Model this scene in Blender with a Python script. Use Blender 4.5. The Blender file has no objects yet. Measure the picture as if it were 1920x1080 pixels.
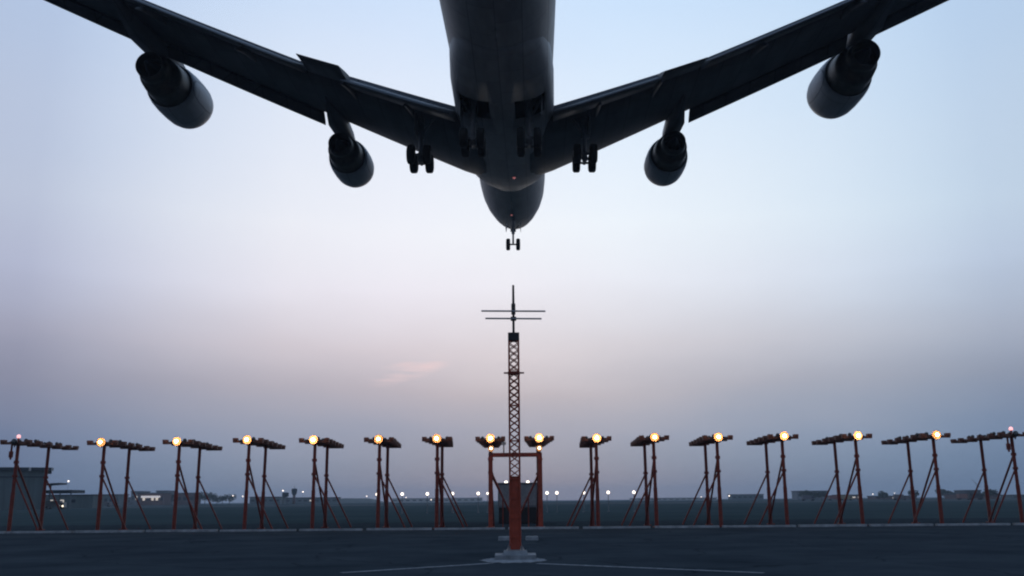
import bpy, math, random
from mathutils import Vector, Matrix, Euler
random.seed(7)
SC = bpy.context.scene
COL = SC.collection
PI = math.pi
def R(d): return math.radians(d)

# ------------------------------------------------------------------ camera
cd = bpy.data.cameras.new('camera'); cam = bpy.data.objects.new('camera', cd); COL.objects.link(cam)
cd.sensor_width = 36.0; cd.lens = 36.0 * 1750 / 1920
cd.clip_start = 0.1; cd.clip_end = 20000
CAM_PITCH = math.atan(398 / 1750); CAM_ROLL = R(0.47)
m = Matrix.Rotation(R(90) + CAM_PITCH, 4, 'X') @ Matrix.Rotation(-CAM_ROLL, 4, 'Z')
m.translation = Vector((0, 0, 1.35)); cam.matrix_world = m
SC.camera = cam

# ------------------------------------------------------------------ world: dusk sky, brightest low ahead
w = bpy.data.worlds.new('World'); SC.world = w; w.use_nodes = True
nt = w.node_tree; nt.nodes.clear(); N = nt.nodes; L = nt.links
def nd(t, **k):
    n = N.new(t)
    for a, b in k.items(): setattr(n, a, b)
    return n
def mth(op, a, b=None, c=None):
    n = nd('ShaderNodeMath', operation=op)
    for i, v in enumerate((a, b, c)):
        if v is None: continue
        if isinstance(v, (int, float)): n.inputs[i].default_value = v
        else: L.new(v, n.inputs[i])
    return n.outputs[0]
def mrange(v, a, b, c=0., d=1., smooth=False):
    n = nd('ShaderNodeMapRange'); n.interpolation_type = 'SMOOTHSTEP' if smooth else 'LINEAR'
    L.new(v, n.inputs[0])
    for i, x in enumerate((a, b, c, d)): n.inputs[i + 1].default_value = x
    return n.outputs[0]
def lin(c):
    return tuple(((v / 255) / 12.92 if v / 255 <= .04045 else ((v / 255 + .055) / 1.055) ** 2.4) for v in c) + (1,)
def ramp(fac, stops):
    r = nd('ShaderNodeValToRGB'); L.new(fac, r.inputs[0]); e = r.color_ramp.elements
    while len(e) > 1: e.remove(e[-1])
    e[0].position = stops[0][0]; e[0].color = stops[0][1]
    for p, c in stops[1:]:
        x = e.new(p); x.color = c
    return r.outputs[0]
tc = nd('ShaderNodeTexCoord'); sx = nd('ShaderNodeSeparateXYZ'); L.new(tc.outputs['Generated'], sx.inputs[0])
elev = mth('MULTIPLY', mth('ARCSINE', sx.outputs[2]), 180 / PI)
az = mth('MULTIPLY', mth('ARCTAN2', sx.outputs[0], sx.outputs[1]), 180 / PI)
# soft irregularity so that the bands are not ruled lines
mp = nd('ShaderNodeMapping'); mp.inputs['Scale'].default_value = (2.0, 2.0, 7.0); L.new(tc.outputs['Generated'], mp.inputs[0])
nz = nd('ShaderNodeTexNoise'); nz.inputs['Scale'].default_value = 1.6; nz.inputs['Detail'].default_value = 4; L.new(mp.outputs[0], nz.inputs['Vector'])
wob = mth('MULTIPLY', mth('SUBTRACT', nz.outputs[0], 0.5), 3.0)
el2 = mth('ADD', elev, wob)
SKY = [(-1, (100, 124, 152)), (1, (111, 136, 163)), (2.2, (124, 147, 173)), (3.8, (145, 160, 184)), (6.5, (182, 180, 192)), (9.2, (214, 209, 217)),
       (12.8, (238, 238, 247)), (16.5, (243, 247, 254)), (22, (232, 241, 254)), (30, (210, 229, 253)), (55, (140, 172, 214)), (88, (105, 142, 190))]
t0 = mth('DIVIDE', mth('ADD', el2, 2), 92)
skyc = ramp(t0, [((a + 2) / 92, lin(c)) for a, c in SKY])
DIM = [(-180, (.20, .24, .32)), (-60, (.34, .37, .46)), (-28, (.53, .57, .69)), (-25, (.64, .68, .78)), (-20, (.81, .825, .88)), (-14, (.95, .93, .945)), (-7, (1.0, .975, .985)), (0, (1.0, 1.0, 1.0)),
       (7, (.965, 1.0, 1.01)), (14, (.88, .94, .97)), (20, (.78, .87, .93)), (25, (.66, .77, .86)), (28, (.58, .69, .80)), (60, (.34, .40, .48)), (180, (.20, .24, .32))]
dim = ramp(mth('DIVIDE', mth('ADD', az, 180), 360), [((a + 180) / 360, c + (1,)) for a, c in DIM])
# the fall-off to the sides is weaker higher up
mixd = nd('ShaderNodeMixRGB'); L.new(mrange(elev, 12, 34, 0.0, 0.45), mixd.inputs[0]); L.new(dim, mixd.inputs[1]); mixd.inputs[2].default_value = (.92, .97, 1, 1)
mul = nd('ShaderNodeMixRGB', blend_type='MULTIPLY'); mul.inputs[0].default_value = 1; L.new(skyc, mul.inputs[1]); L.new(mixd.outputs[0], mul.inputs[2])
# a faint pink streak of cloud low ahead
mp2 = nd('ShaderNodeMapping'); mp2.inputs['Rotation'].default_value = (0, R(-14), 0); mp2.inputs['Scale'].default_value = (14, 14, 90); L.new(tc.outputs['Generated'], mp2.inputs[0])
nz2 = nd('ShaderNodeTexNoise'); nz2.inputs['Scale'].default_value = 1.3; nz2.inputs['Detail'].default_value = 6; L.new(mp2.outputs[0], nz2.inputs['Vector'])
dx = mth('DIVIDE', mth('ADD', az, 6.4), 3.0); dy = mth('DIVIDE', mth('SUBTRACT', mth('SUBTRACT', elev, 7.7), mth('MULTIPLY', mth('ADD', az, 6.6), 0.25)), 0.8)
mask = mrange(mth('ADD', mth('MULTIPLY', dx, dx), mth('MULTIPLY', dy, dy)), 1.0, 0.0, 0, 1, True)
cl = mth('MULTIPLY', mth('MULTIPLY', mask, mrange(nz2.outputs[0], 0.40, 0.66)), 0.75)
mixc = nd('ShaderNodeMixRGB'); L.new(cl, mixc.inputs[0]); L.new(mul.outputs[0], mixc.inputs[1]); mixc.inputs[2].default_value = lin((232, 208, 212))
SUN_EL, SUN_AZ = 3.0, 1.0
st = nd('ShaderNodeTexSky', sky_type='NISHITA'); st.sun_disc = False; st.sun_elevation = R(SUN_EL); st.sun_rotation = R(SUN_AZ)
b1 = nd('ShaderNodeBackground'); L.new(mixc.outputs[0], b1.inputs[0]); b1.inputs[1].default_value = 1.0
b2 = nd('ShaderNodeBackground'); L.new(st.outputs[0], b2.inputs[0]); b2.inputs[1].default_value = 0.004
ad = nd('ShaderNodeAddShader'); L.new(b1.outputs[0], ad.inputs[0]); L.new(b2.outputs[0], ad.inputs[1])
ow = nd('ShaderNodeOutputWorld'); L.new(ad.outputs[0], ow.inputs[0])

sl = bpy.data.lights.new('sun', 'SUN'); sl.energy = 0.10; sl.angle = R(14); sl.color = (1, .93, .86)
so = bpy.data.objects.new('sun', sl); COL.objects.link(so)
d = -Vector((math.sin(R(SUN_AZ)) * math.cos(R(SUN_EL)), math.cos(R(SUN_AZ)) * math.cos(R(SUN_EL)), math.sin(R(SUN_EL))))
so.rotation_euler = d.to_track_quat('-Z', 'Y').to_euler()
SC.view_settings.view_transform = 'Standard'; SC.view_settings.look = 'None'; SC.view_settings.exposure = 0; SC.view_settings.gamma = 1
SC.render.engine = 'CYCLES'
SC.cycles.pixel_filter_type = 'BLACKMAN_HARRIS'; SC.cycles.filter_width = 2.1
SC.cycles.max_bounces = 6; SC.cycles.volume_bounces = 1

# ------------------------------------------------------------------ materials
def mat(name, col, rough=.6, metal=0., noise=0., nscale=3., spec=.35, bump=0., col2=None, coat=0., stretch=(1, 1, 1), coords='Object'):
    mm = bpy.data.materials.new(name); mm.use_nodes = True; t = mm.node_tree; b = t.nodes['Principled BSDF']
    b.inputs['Base Color'].default_value = tuple(col) + (1,); b.inputs['Roughness'].default_value = rough
    b.inputs['Metallic'].default_value = metal; b.inputs['Specular IOR Level'].default_value = spec
    b.inputs['Coat Weight'].default_value = coat; b.inputs['Coat Roughness'].default_value = .15
    if noise or bump or col2:
        c = t.nodes.new('ShaderNodeTexCoord'); mpp = t.nodes.new('ShaderNodeMapping'); mpp.inputs['Scale'].default_value = stretch
        t.links.new(c.outputs[coords], mpp.inputs[0])
        n = t.nodes.new('ShaderNodeTexNoise'); n.inputs['Scale'].default_value = nscale; n.inputs['Detail'].default_value = 8; n.inputs['Roughness'].default_value = .62
        t.links.new(mpp.outputs[0], n.inputs['Vector'])
        r = t.nodes.new('ShaderNodeValToRGB'); r.color_ramp.elements[0].position = .32; r.color_ramp.elements[1].position = .70
        lo = tuple(v * (1 - noise) for v in col); hi = col2 or tuple(min(1, v * (1 + noise)) for v in col)
        r.color_ramp.elements[0].color = lo + (1,); r.color_ramp.elements[1].color = tuple(hi) + (1,)
        t.links.new(n.outputs[0], r.inputs[0]); t.links.new(r.outputs[0], b.inputs['Base Color'])
        if bump:
            bp = t.nodes.new('ShaderNodeBump'); bp.inputs['Strength'].default_value = bump; bp.inputs['Distance'].default_value = .02
            n2 = t.nodes.new('ShaderNodeTexNoise'); n2.inputs['Scale'].default_value = nscale * 12; n2.inputs['Detail'].default_value = 5
            t.links.new(mpp.outputs[0], n2.inputs['Vector']); t.links.new(n2.outputs[0], bp.inputs['Height']); t.links.new(bp.outputs[0], b.inputs['Normal'])
    return mm
def emis(name, col, s):
    mm = bpy.data.materials.new(name); mm.use_nodes = True; b = mm.node_tree.nodes['Principled BSDF']
    b.inputs['Base Color'].default_value = (.8, .8, .8, 1); b.inputs['Emission Color'].default_value = tuple(col) + (1,); b.inputs['Emission Strength'].default_value = s
    return mm
M = dict(
    red=mat('red_oxide_paint', (.18, .027, .016), .55, noise=.35, nscale=5),
    orange=mat('orange_mast_paint', (.30, .046, .022), .5, noise=.3, nscale=7),
    deck=mat('rusty_deck', (.17, .07, .05), .6, .2, noise=.4, nscale=6),
    steel=mat('galvanised_steel', (.30, .30, .31), .45, .6, noise=.25, nscale=9),
    bowl=mat('lamp_halo_bowl', (.42, .27, .17), .8, spec=.1),  # peach tint so the added bowls give a warm halo
    black=mat('black_housing', (.02, .02, .022), .5),
    rubber=mat('tyre_rubber', (.012, .012, .013), .8, noise=.3, nscale=6),
    rim=mat('wheel_rim', (.25, .25, .26), .4, .7),
    conc=mat('concrete', (.22, .24, .26), .85, noise=.3, nscale=4, bump=.4),
    dim=mat('unlit_glass', (.06, .06, .065), .15, spec=.6),
    warm=emis('warm_lamp', (1, .60, .28), 46),
    white=emis('white_lamp', (1, .70, .42), 16),
    far=emis('far_white_lamp', (1, .85, .72), 3.2),
    redl=emis('red_obstruction_lamp', (1, .42, .42), 1.4),
    beacon=emis('red_beacon', (1, .30, .28), .28),
)
def paint(name, col, rough=.35, spec=.5):
    """aircraft paint with panel seams and streaks of dirt running aft"""
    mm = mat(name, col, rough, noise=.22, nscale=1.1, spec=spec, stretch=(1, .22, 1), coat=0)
    t = mm.node_tree; b = t.nodes['Principled BSDF']; src = b.inputs['Base Color'].links[0].from_socket
    c = t.nodes.new('ShaderNodeTexCoord'); mp_ = t.nodes.new('ShaderNodeMapping'); mp_.inputs['Rotation'].default_value = (0, 0, R(90)); mp_.inputs['Scale'].default_value = (1, 1, .0)
    t.links.new(c.outputs['Object'], mp_.inputs[0])
    br = t.nodes.new('ShaderNodeTexBrick'); br.inputs['Scale'].default_value = 1; br.inputs['Brick Width'].default_value = 2.6; br.inputs['Row Height'].default_value = 1.3
    br.inputs['Mortar Size'].default_value = .02; br.inputs['Color1'].default_value = (1, 1, 1, 1); br.inputs['Color2'].default_value = (.86, .86, .88, 1); br.inputs['Mortar'].default_value = (.5, .5, .5, 1)
    t.links.new(mp_.outputs[0], br.inputs['Vector'])
    mx = t.nodes.new('ShaderNodeMixRGB'); mx.blend_type = 'MULTIPLY'; mx.inputs[0].default_value = 1
    t.links.new(src, mx.inputs[1]); t.links.new(br.outputs[0], mx.inputs[2]); t.links.new(mx.outputs[0], b.inputs['Base Color'])
    return mm
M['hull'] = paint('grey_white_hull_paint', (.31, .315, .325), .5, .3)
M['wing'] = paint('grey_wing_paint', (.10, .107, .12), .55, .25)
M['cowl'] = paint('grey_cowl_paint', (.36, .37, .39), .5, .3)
M['core'] = mat('heat_stained_metal', (.07, .065, .06), .45, .7, noise=.4, nscale=3)
M['gear'] = mat('gear_grey_enamel', (.22, .22, .23), .4, .2, noise=.3, nscale=8)
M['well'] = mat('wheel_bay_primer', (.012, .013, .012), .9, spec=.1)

# ------------------------------------------------------------------ mesh builder
class MB:
    def __init__(s): s.v = []; s.f = []; s.sm = []; s.mi = []
    def add(s, vs, fs, smooth=False, mi=0):
        o = len(s.v); s.v += [Vector(x) for x in vs]
        for f in fs: s.f.append([i + o for i in f]); s.sm.append(smooth); s.mi.append(mi)
        return s
    def box(s, c, d, rot=None, mi=0, taper=1.0):
        x, y, z = d[0] / 2, d[1] / 2, d[2] / 2; Rm = rot or Matrix.Identity(3); t = taper
        vs = [Vector(c) + Rm @ Vector(p) for p in ((-x, -y, -z), (x, -y, -z), (x, y, -z), (-x, y, -z), (-x * t, -y * t, z), (x * t, -y * t, z), (x * t, y * t, z), (-x * t, y * t, z))]
        return s.add(vs, [(3, 2, 1, 0), (4, 5, 6, 7), (0, 1, 5, 4), (1, 2, 6, 5), (2, 3, 7, 6), (3, 0, 4, 7)], mi=mi)
    def tube(s, a, b, r, r2=None, n=10, mi=0, cap=True):
        a, b = Vector(a), Vector(b); r2 = r if r2 is None else r2; ax = (b - a).normalized()
        u = ax.cross(Vector((0, 0, 1)) if abs(ax.z) < .9 else Vector((1, 0, 0))).normalized(); v = ax.cross(u)
        ring = lambda p, q: [p + (u * math.cos(2 * PI * i / n) + v * math.sin(2 * PI * i / n)) * q for i in range(n)]
        s.add(ring(a, r) + ring(b, r2), [(i, (i + 1) % n, n + (i + 1) % n, n + i) for i in range(n)], True, mi)
        if cap: s.add(ring(a, r), [tuple(range(n))[::-1]], mi=mi); s.add(ring(b, r2), [tuple(range(n))], mi=mi)
        return s
    def loft(s, rings, mi=0, cap=(True, True), smooth=True, closed=True):
        n = len(rings[0]); vs = [p for r in rings for p in r]; fs = []
        for k in range(len(rings) - 1):
            for i in range(n if closed else n - 1):
                j = (i + 1) % n; fs.append((k * n + i, k * n + j, (k + 1) * n + j, (k + 1) * n + i))
        o = len(s.v); s.add(vs, fs, smooth, mi)
        for e, k in ((0, 0), (1, len(rings) - 1)):
            if cap[e]:
                s.f.append([o + k * n + i for i in (range(n) if e else range(n - 1, -1, -1))]); s.sm.append(False); s.mi.append(mi)
        return s
    def lathe(s, prof, axis_pt=(0, 0, 0), axis='Y', n=28, mi=0, sq=1.0, caps=True):
        """prof: list of (along, radius)"""
        rings = []
        for a, r in prof:
            ring = []
            for i in range(n):
                t = 2 * PI * i / n; c, q = math.cos(t) * r, math.sin(t) * r * sq
                p = {'Y': (c, a, q), 'X': (a, c, q), 'Z': (c, q, a)}[axis]; ring.append(Vector(axis_pt) + Vector(p))
            rings.append(ring)
        return s.loft(rings, mi, (caps and prof[0][1] > .001, caps and prof[-1][1] > .001))
    def blob(s, c, r, mi=0, n=10, m_=6, half=False):
        a0 = 0 if half else -PI / 2; rings = []
        for k in range(m_ + 1):
            t = a0 + (PI / 2 - a0) * k / m_; rr = max(math.cos(t), .002)
            rings.append([Vector(c) + Vector((r[0] * rr * math.cos(2 * PI * i / n), r[1] * rr * math.sin(2 * PI * i / n), r[2] * math.sin(t))) for i in range(n)])
        return s.loft(rings, mi)
    def build(s, name, mats, parent=None, loc=None):
        me = bpy.data.meshes.new(name); me.from_pydata([tuple(v) for v in s.v], [], s.f)
        for x in (mats if isinstance(mats, (list, tuple)) else [mats]): me.materials.append(M[x] if isinstance(x, str) else x)
        for p, q, i in zip(me.polygons, s.sm, s.mi): p.use_smooth = q; p.material_index = i
        import bmesh
        b = bmesh.new(); b.from_mesh(me); bmesh.ops.recalc_face_normals(b, faces=b.faces); b.to_mesh(me); b.free()
        o = bpy.data.objects.new(name, me); COL.objects.link(o); o.parent = parent
        if loc: o.location = loc
        return o
def tag(o, label=None, cat=None, group=None, kind=None):
    if label: o['label'] = label
    if cat: o['category'] = cat
    if group: o['group'] = group
    if kind: o['kind'] = kind
    return o
def thing(name, label, cat, loc=(0, 0, 0), rz=0, group=None):
    o = bpy.data.objects.new(name, None); COL.objects.link(o); o.location = loc; o.rotation_euler = (0, 0, rz); o.empty_display_size = .3
    return tag(o, label, cat, group)
def copy_tree(o, parent=None):
    c = o.copy(); COL.objects.link(c); c.parent = parent
    for ch in [x for x in ALLCH.get(o.name, [])]: copy_tree(ch, c)
    return c
ALLCH = {}
def index_children():
    ALLCH.clear()
    for x in COL.objects:
        if x.parent: ALLCH.setdefault(x.parent.name, []).append(x)

# ------------------------------------------------------------------ ground
def sheet(name, pts, z, material):
    b = MB(); b.add([(x, y, z) for x, y in pts], [tuple(range(len(pts)))]); return tag(b.build(name, material), kind='structure')
gm = mat('airfield_ground', (.042, .060, .062), .95, spec=0, nscale=.05, col2=(.060, .080, .082), noise=.1)
sheet('airfield_ground', [(-4000, -4000), (4000, -4000), (4000, 4000), (-4000, 4000)], 0, gm)
am = mat('old_asphalt', (.037, .047, .056), .9, spec=0, nscale=.35, col2=(.060, .072, .082), noise=.12, bump=.5)
# worn cracks and patches in the asphalt
t = am.node_tree; bs = t.nodes['Principled BSDF']; src = bs.inputs['Base Color'].links[0].from_socket
cc = t.nodes.new('ShaderNodeTexCoord'); vo = t.nodes.new('ShaderNodeTexVoronoi'); vo.feature = 'DISTANCE_TO_EDGE'; vo.inputs['Scale'].default_value = .22
wn = t.nodes.new('ShaderNodeTexNoise'); wn.inputs['Scale'].default_value = .8; va = t.nodes.new('ShaderNodeVectorMath'); va.operation = 'ADD'
t.links.new(cc.outputs['Object'], wn.inputs['Vector']); t.links.new(cc.outputs['Object'], va.inputs[0]); t.links.new(wn.outputs['Color'], va.inputs[1]); t.links.new(va.outputs[0], vo.inputs['Vector'])
cr = t.nodes.new('ShaderNodeMapRange'); cr.inputs[1].default_value = 0; cr.inputs[2].default_value = .012; cr.inputs[3].default_value = .62; cr.inputs[4].default_value = 1; t.links.new(vo.outputs['Distance'], cr.inputs[0])
mx = t.nodes.new('ShaderNodeMixRGB'); mx.blend_type = 'MULTIPLY'; mx.inputs[0].default_value = 1; t.links.new(src, mx.inputs[1]); t.links.new(cr.outputs[0], mx.inputs[2]); t.links.new(mx.outputs[0], bs.inputs['Base Color'])
sheet('asphalt_apron', [(-60, -30), (60, -30), (60, 45.9), (-60, 45.9)], .004, am)
gv = mat('gravel_strip', (.042, .052, .058), .95, spec=0, nscale=2.5, noise=.45, bump=.8)
sheet('gravel_strip', [(-60, 46.25), (60, 46.25), (60, 62), (-60, 62)], .006, gv)
# low kerb in lengths, a joint between each
kb = MB(); x = -31.0; k = 0
while x < 31:
    ln = 3.4 + random.uniform(-.25, .35); z = .10 + random.uniform(-.012, .012)
    kb.box((x + ln / 2, 45.98 + random.uniform(-.02, .02), z / 2), (ln - random.uniform(.10, .28), .28, z)); x += ln
tag(kb.build('kerb', mat('pale_kerb_concrete', (.34, .36, .38), .9, spec=0, noise=.35, nscale=3)), kind='structure')
sheet('far_taxiway', [(-500, 330), (700, 330), (700, 360), (-500, 360)], .008, mat('pale_taxiway', (.11, .11, .115), .9, spec=.1, noise=.2, nscale=.05))

# ------------------------------------------------------------------ airliner
PLANE = thing('jet_airliner', 'huge dark four-engined airliner coming in to land overhead with its wheels down', 'airplane')
PLANE.rotation_mode = 'YXZ'
PLANE.location = (-.36, 55.15, 27.35); PLANE.rotation_euler = (R(2.5), R(.66), R(-1.3))
S0 = 32.0
def P(x, s, z): return Vector((x, S0 - s, z))
HULL = [(0, .04, -.95, -.85), (.15, .42, -1.3, -.45), (.5, .78, -1.65, .05), (1, 1.15, -1.97, .75), (2, 1.7, -2.38, 1.9), (3, 2.3, -2.85, 2.8), (4, 2.65, -3.0, 3.45), (6, 3.0, -3.17, 4.2), (8, 3.18, -3.24, 4.45),
        (11, 3.25, -3.25, 4.5), (16, 3.25, -3.25, 4.5), (20, 3.25, -3.25, 4.4), (24, 3.25, -3.25, 3.9), (28, 3.25, -3.25, 3.3), (34, 3.25, -3.25, 3.25), (40, 3.25, -3.25, 3.25), (46, 3.24, -3.2, 3.25),
        (50, 3.12, -2.9, 3.25), (54, 2.85, -2.3, 3.22), (58, 2.4, -1.35, 3.1), (62, 1.85, -.25, 2.95), (66, 1.1, .95, 2.7), (69, .35, 1.85, 2.4)]
def ring(w_, zb, zt, s, n=48):
    k_ = min(1, max(0, (s - 18) / 14)); w_ *= .855 + .075 * k_; zb *= .87 + .06 * k_; zt *= .93
    zc = 0 if (zb < -2.6) else (zb + zt) / 2 if zb > -2 and s > 30 else (zb + min(zt, -zb)) / 2
    if s < 8: zc = max(min(0., (zb + zt) / 2 + .0), zb + (zt - zb) * .35) if s < 2 else min(0, zb + (zt - zb) * .45)
    out = []
    for i in range(n):
        a = 2 * PI * i / n; c, q = math.sin(a), math.cos(a)
        out.append(P(w_ * math.copysign(abs(c) ** (.94 if q > 0 else 1), c), s, zc + (zt - zc) * q if q > 0 else zc + (zc - zb) * q))
    return out
def interp(tab, s):
    for a, b in zip(tab, tab[1:]):
        if a[0] <= s <= b[0]:
            t_ = (s - a[0]) / (b[0] - a[0]); return [a[i] + (b[i] - a[i]) * t_ for i in range(len(a))]
    return list(tab[-1])
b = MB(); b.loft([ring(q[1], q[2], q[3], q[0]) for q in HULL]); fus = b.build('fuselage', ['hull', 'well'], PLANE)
b = MB(); FA = [(16.8, 1.4, -2.80), (18.0, 2.0, -3.0), (19.0, 2.45, -3.18), (20.5, 2.85, -3.35), (23, 3.05, -3.43), (27, 3.14, -3.48), (32, 3.14, -3.48), (37, 3.02, -3.4), (40, 2.8, -3.25), (42.5, 2.4, -3.1), (43.5, 2.0, -2.98)]
rs = []
for s_, w_, zb in FA:
    r_ = []
    for i in range(33):
        a = PI / 2 + PI * i / 32 * 1.0; c, q = math.sin(a + 0), math.cos(a)
        # lower half of a rounded box
        c = math.cos(PI * i / 32); q = -math.sin(PI * i / 32)
        r_.append(P(w_ * math.copysign(abs(c) ** .8, c), s_, -1.3 + (zb + 1.3) * abs(q) ** .72))
    rs.append(r_)
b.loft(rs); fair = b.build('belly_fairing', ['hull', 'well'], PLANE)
# real open bays for the body gear, cut out of fairing and hull
def cut(obj, boxes):
    cb = MB()
    for c, dd in boxes: cb.box(c, dd)
    co = cb.build('cutter', ['well']); co.matrix_world = Matrix.Identity(4)
    for _ in (0,):
        par = obj.parent; obj.parent = None
        md = obj.modifiers.new('b', 'BOOLEAN'); md.operation = 'DIFFERENCE'; md.object = co; md.solver = 'EXACT'
        bpy.context.view_layer.update()
        ev = obj.evaluated_get(bpy.context.evaluated_depsgraph_get()); me = bpy.data.meshes.new_from_object(ev)
        obj.modifiers.clear(); nm = obj.name
        if len(me.polygons) > 20:
            me.materials.clear()
            for q in ('hull', 'well'): me.materials.append(M[q])
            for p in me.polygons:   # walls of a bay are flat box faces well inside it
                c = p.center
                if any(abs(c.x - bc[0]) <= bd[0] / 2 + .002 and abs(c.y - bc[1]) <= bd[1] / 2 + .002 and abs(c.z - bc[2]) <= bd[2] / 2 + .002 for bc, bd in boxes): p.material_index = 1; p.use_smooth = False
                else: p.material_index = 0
            obj.data = me
        obj.parent = par
    bpy.data.objects.remove(co)
BAYS = [((sx_ * 1.62, S0 - 35.9, -3.0), (1.75, 2.6, 2.6)) for sx_ in (-1, 1)]
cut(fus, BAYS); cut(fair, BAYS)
b = MB(); b.blob(P(.4, 22.5, -3.36), (.13, .22, -.14), half=True); b.build('beacon', 'beacon', PLANE)
b = MB(); b.blob(P(-.1, 9.6, -2.8), (.09, .16, -.09), half=True); b.build('beacon', 'beacon', PLANE)
# blade antennas under the hull
for s_ in (13.5, 41.5 + 4):
    b = MB(); b.loft([[P(.03 * k, s_ + q, z_) for k, q in ((0, -.3), (1, 0), (0, .35), (-1, 0))] for z_ in (-2.85, -3.4)]); b.build('antenna', 'hull', PLANE)

def wz(y): return -2.25 + (y - 3.25) * .170 + .0016 * (y - 3.25) ** 2
def le(y): return 20.9 + (y - 3.25) * .885 if y >= 3.25 else 20.9 - (3.25 - y) * .6
def te(y): return 37.0 + (y - 3.25) * .24 if y < 11.7 else 39.03 + (y - 11.7) * .56
def thick(y): return .135 - .0018 * y
AF = [(0, 0, 0), (.012, .26, -.2), (.05, .52, -.4), (.12, .78, -.6), (.25, .97, -.78), (.4, 1.0, -.82), (.55, .88, -.66), (.7, .64, -.38), (.85, .34, -.14), (1, .02, -.02)]
def foil(y, side, c0=0., c1=1., twist=None):
    """closed ring of the wing section between chord fractions c0 and c1"""
    ch = te(y) - le(y); th = thick(y) * ch / 2 * .95
    def at(c):
        q = interp(AF, c); return q[1] * th, q[2] * th
    cs = [c for c in [x_[0] for x_ in AF] if c0 < c < c1]; cs = [c0] + cs + [c1]
    up = [P(side * y, le(y) + c * ch, wz(y) + at(c)[0]) for c in cs]; dn = [P(side * y, le(y) + c * ch, wz(y) + at(c)[1]) for c in cs[::-1]]
    return up + dn
def fit(r, n): return r
ENG = [(11.25, 22.3, 0), (20.9, 30.6, 0)]
def surf(name, side, y0, y1, f0, defl, parent, drop=0., aft=0., n=5, f1=1.0, mtl='wing', inner_drop=None):
    """trailing edge surface of its own thickness, swung down about its nose"""
    b = MB(); rs = []
    for k in range(n):
        y = y0 + (y1 - y0) * k / (n - 1); ch = te(y) - le(y); c = (f1 - f0) * ch; a = R(defl)
        hx, hz = le(y) + f0 * ch + aft, wz(y) - drop; r_ = []
        prof = [(0, .0), (.04, .055), (.18, .085), (.5, .06), (1, .006), (1, -.006), (.5, -.03), (.18, -.05), (.04, -.04)]
        for u, v in prof:
            du, dv = u * c, v * c; r_.append(P(side * y, hx + du * math.cos(a) + dv * math.sin(a), hz - du * math.sin(a) + dv * math.cos(a)))
        rs.append(r_)
    b.loft(rs); return b.build(name, mtl, parent)
def krueger(side, y0, y1, parent, ln=.9):
    b = MB(); rs = []
    for k in range(5):
        y = y0 + (y1 - y0) * k / 4; ch = te(y) - le(y); z0 = wz(y) - .25 * thick(y) * ch * .4; s0 = le(y) + .02 * ch; r_ = []
        a = R(52)
        for u, v in ((0, 0), (.3, .10), (.75, .12), (1, .03), (1.0, -.05), (.7, -.0), (.3, -.02)):
            du, dv = u * ln, v * ln; r_.append(P(side * y, s0 - du * math.cos(a) - dv * math.sin(a), z0 - du * math.sin(a) + dv * math.cos(a)))
        rs.append(r_)
    b.loft(rs); return b.build('slat', 'wing', parent)
def wheel(c, r, w_, parent):
    c = Vector(c); b = MB()
    b.lathe([(-w_ / 2, r * .55), (-w_ / 2 * .98, r * .8), (-w_ / 2 * .78, r * .95), (-w_ / 4, r), (w_ / 4, r), (w_ / 2 * .78, r * .95), (w_ / 2 * .98, r * .8), (w_ / 2, r * .55)], c, 'X', 26, 0)
    b.lathe([(-w_ / 2 * .8, r * .22), (-w_ / 2 * 1.05, r * .3), (-w_ / 2 * .9, r * .54), (w_ / 2 * .9, r * .54), (w_ / 2 * 1.05, r * .3), (w_ / 2 * .8, r * .22)], c, 'X', 20, 1)
    return b.build('wheel', ['rubber', 'rim'], parent)
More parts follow.
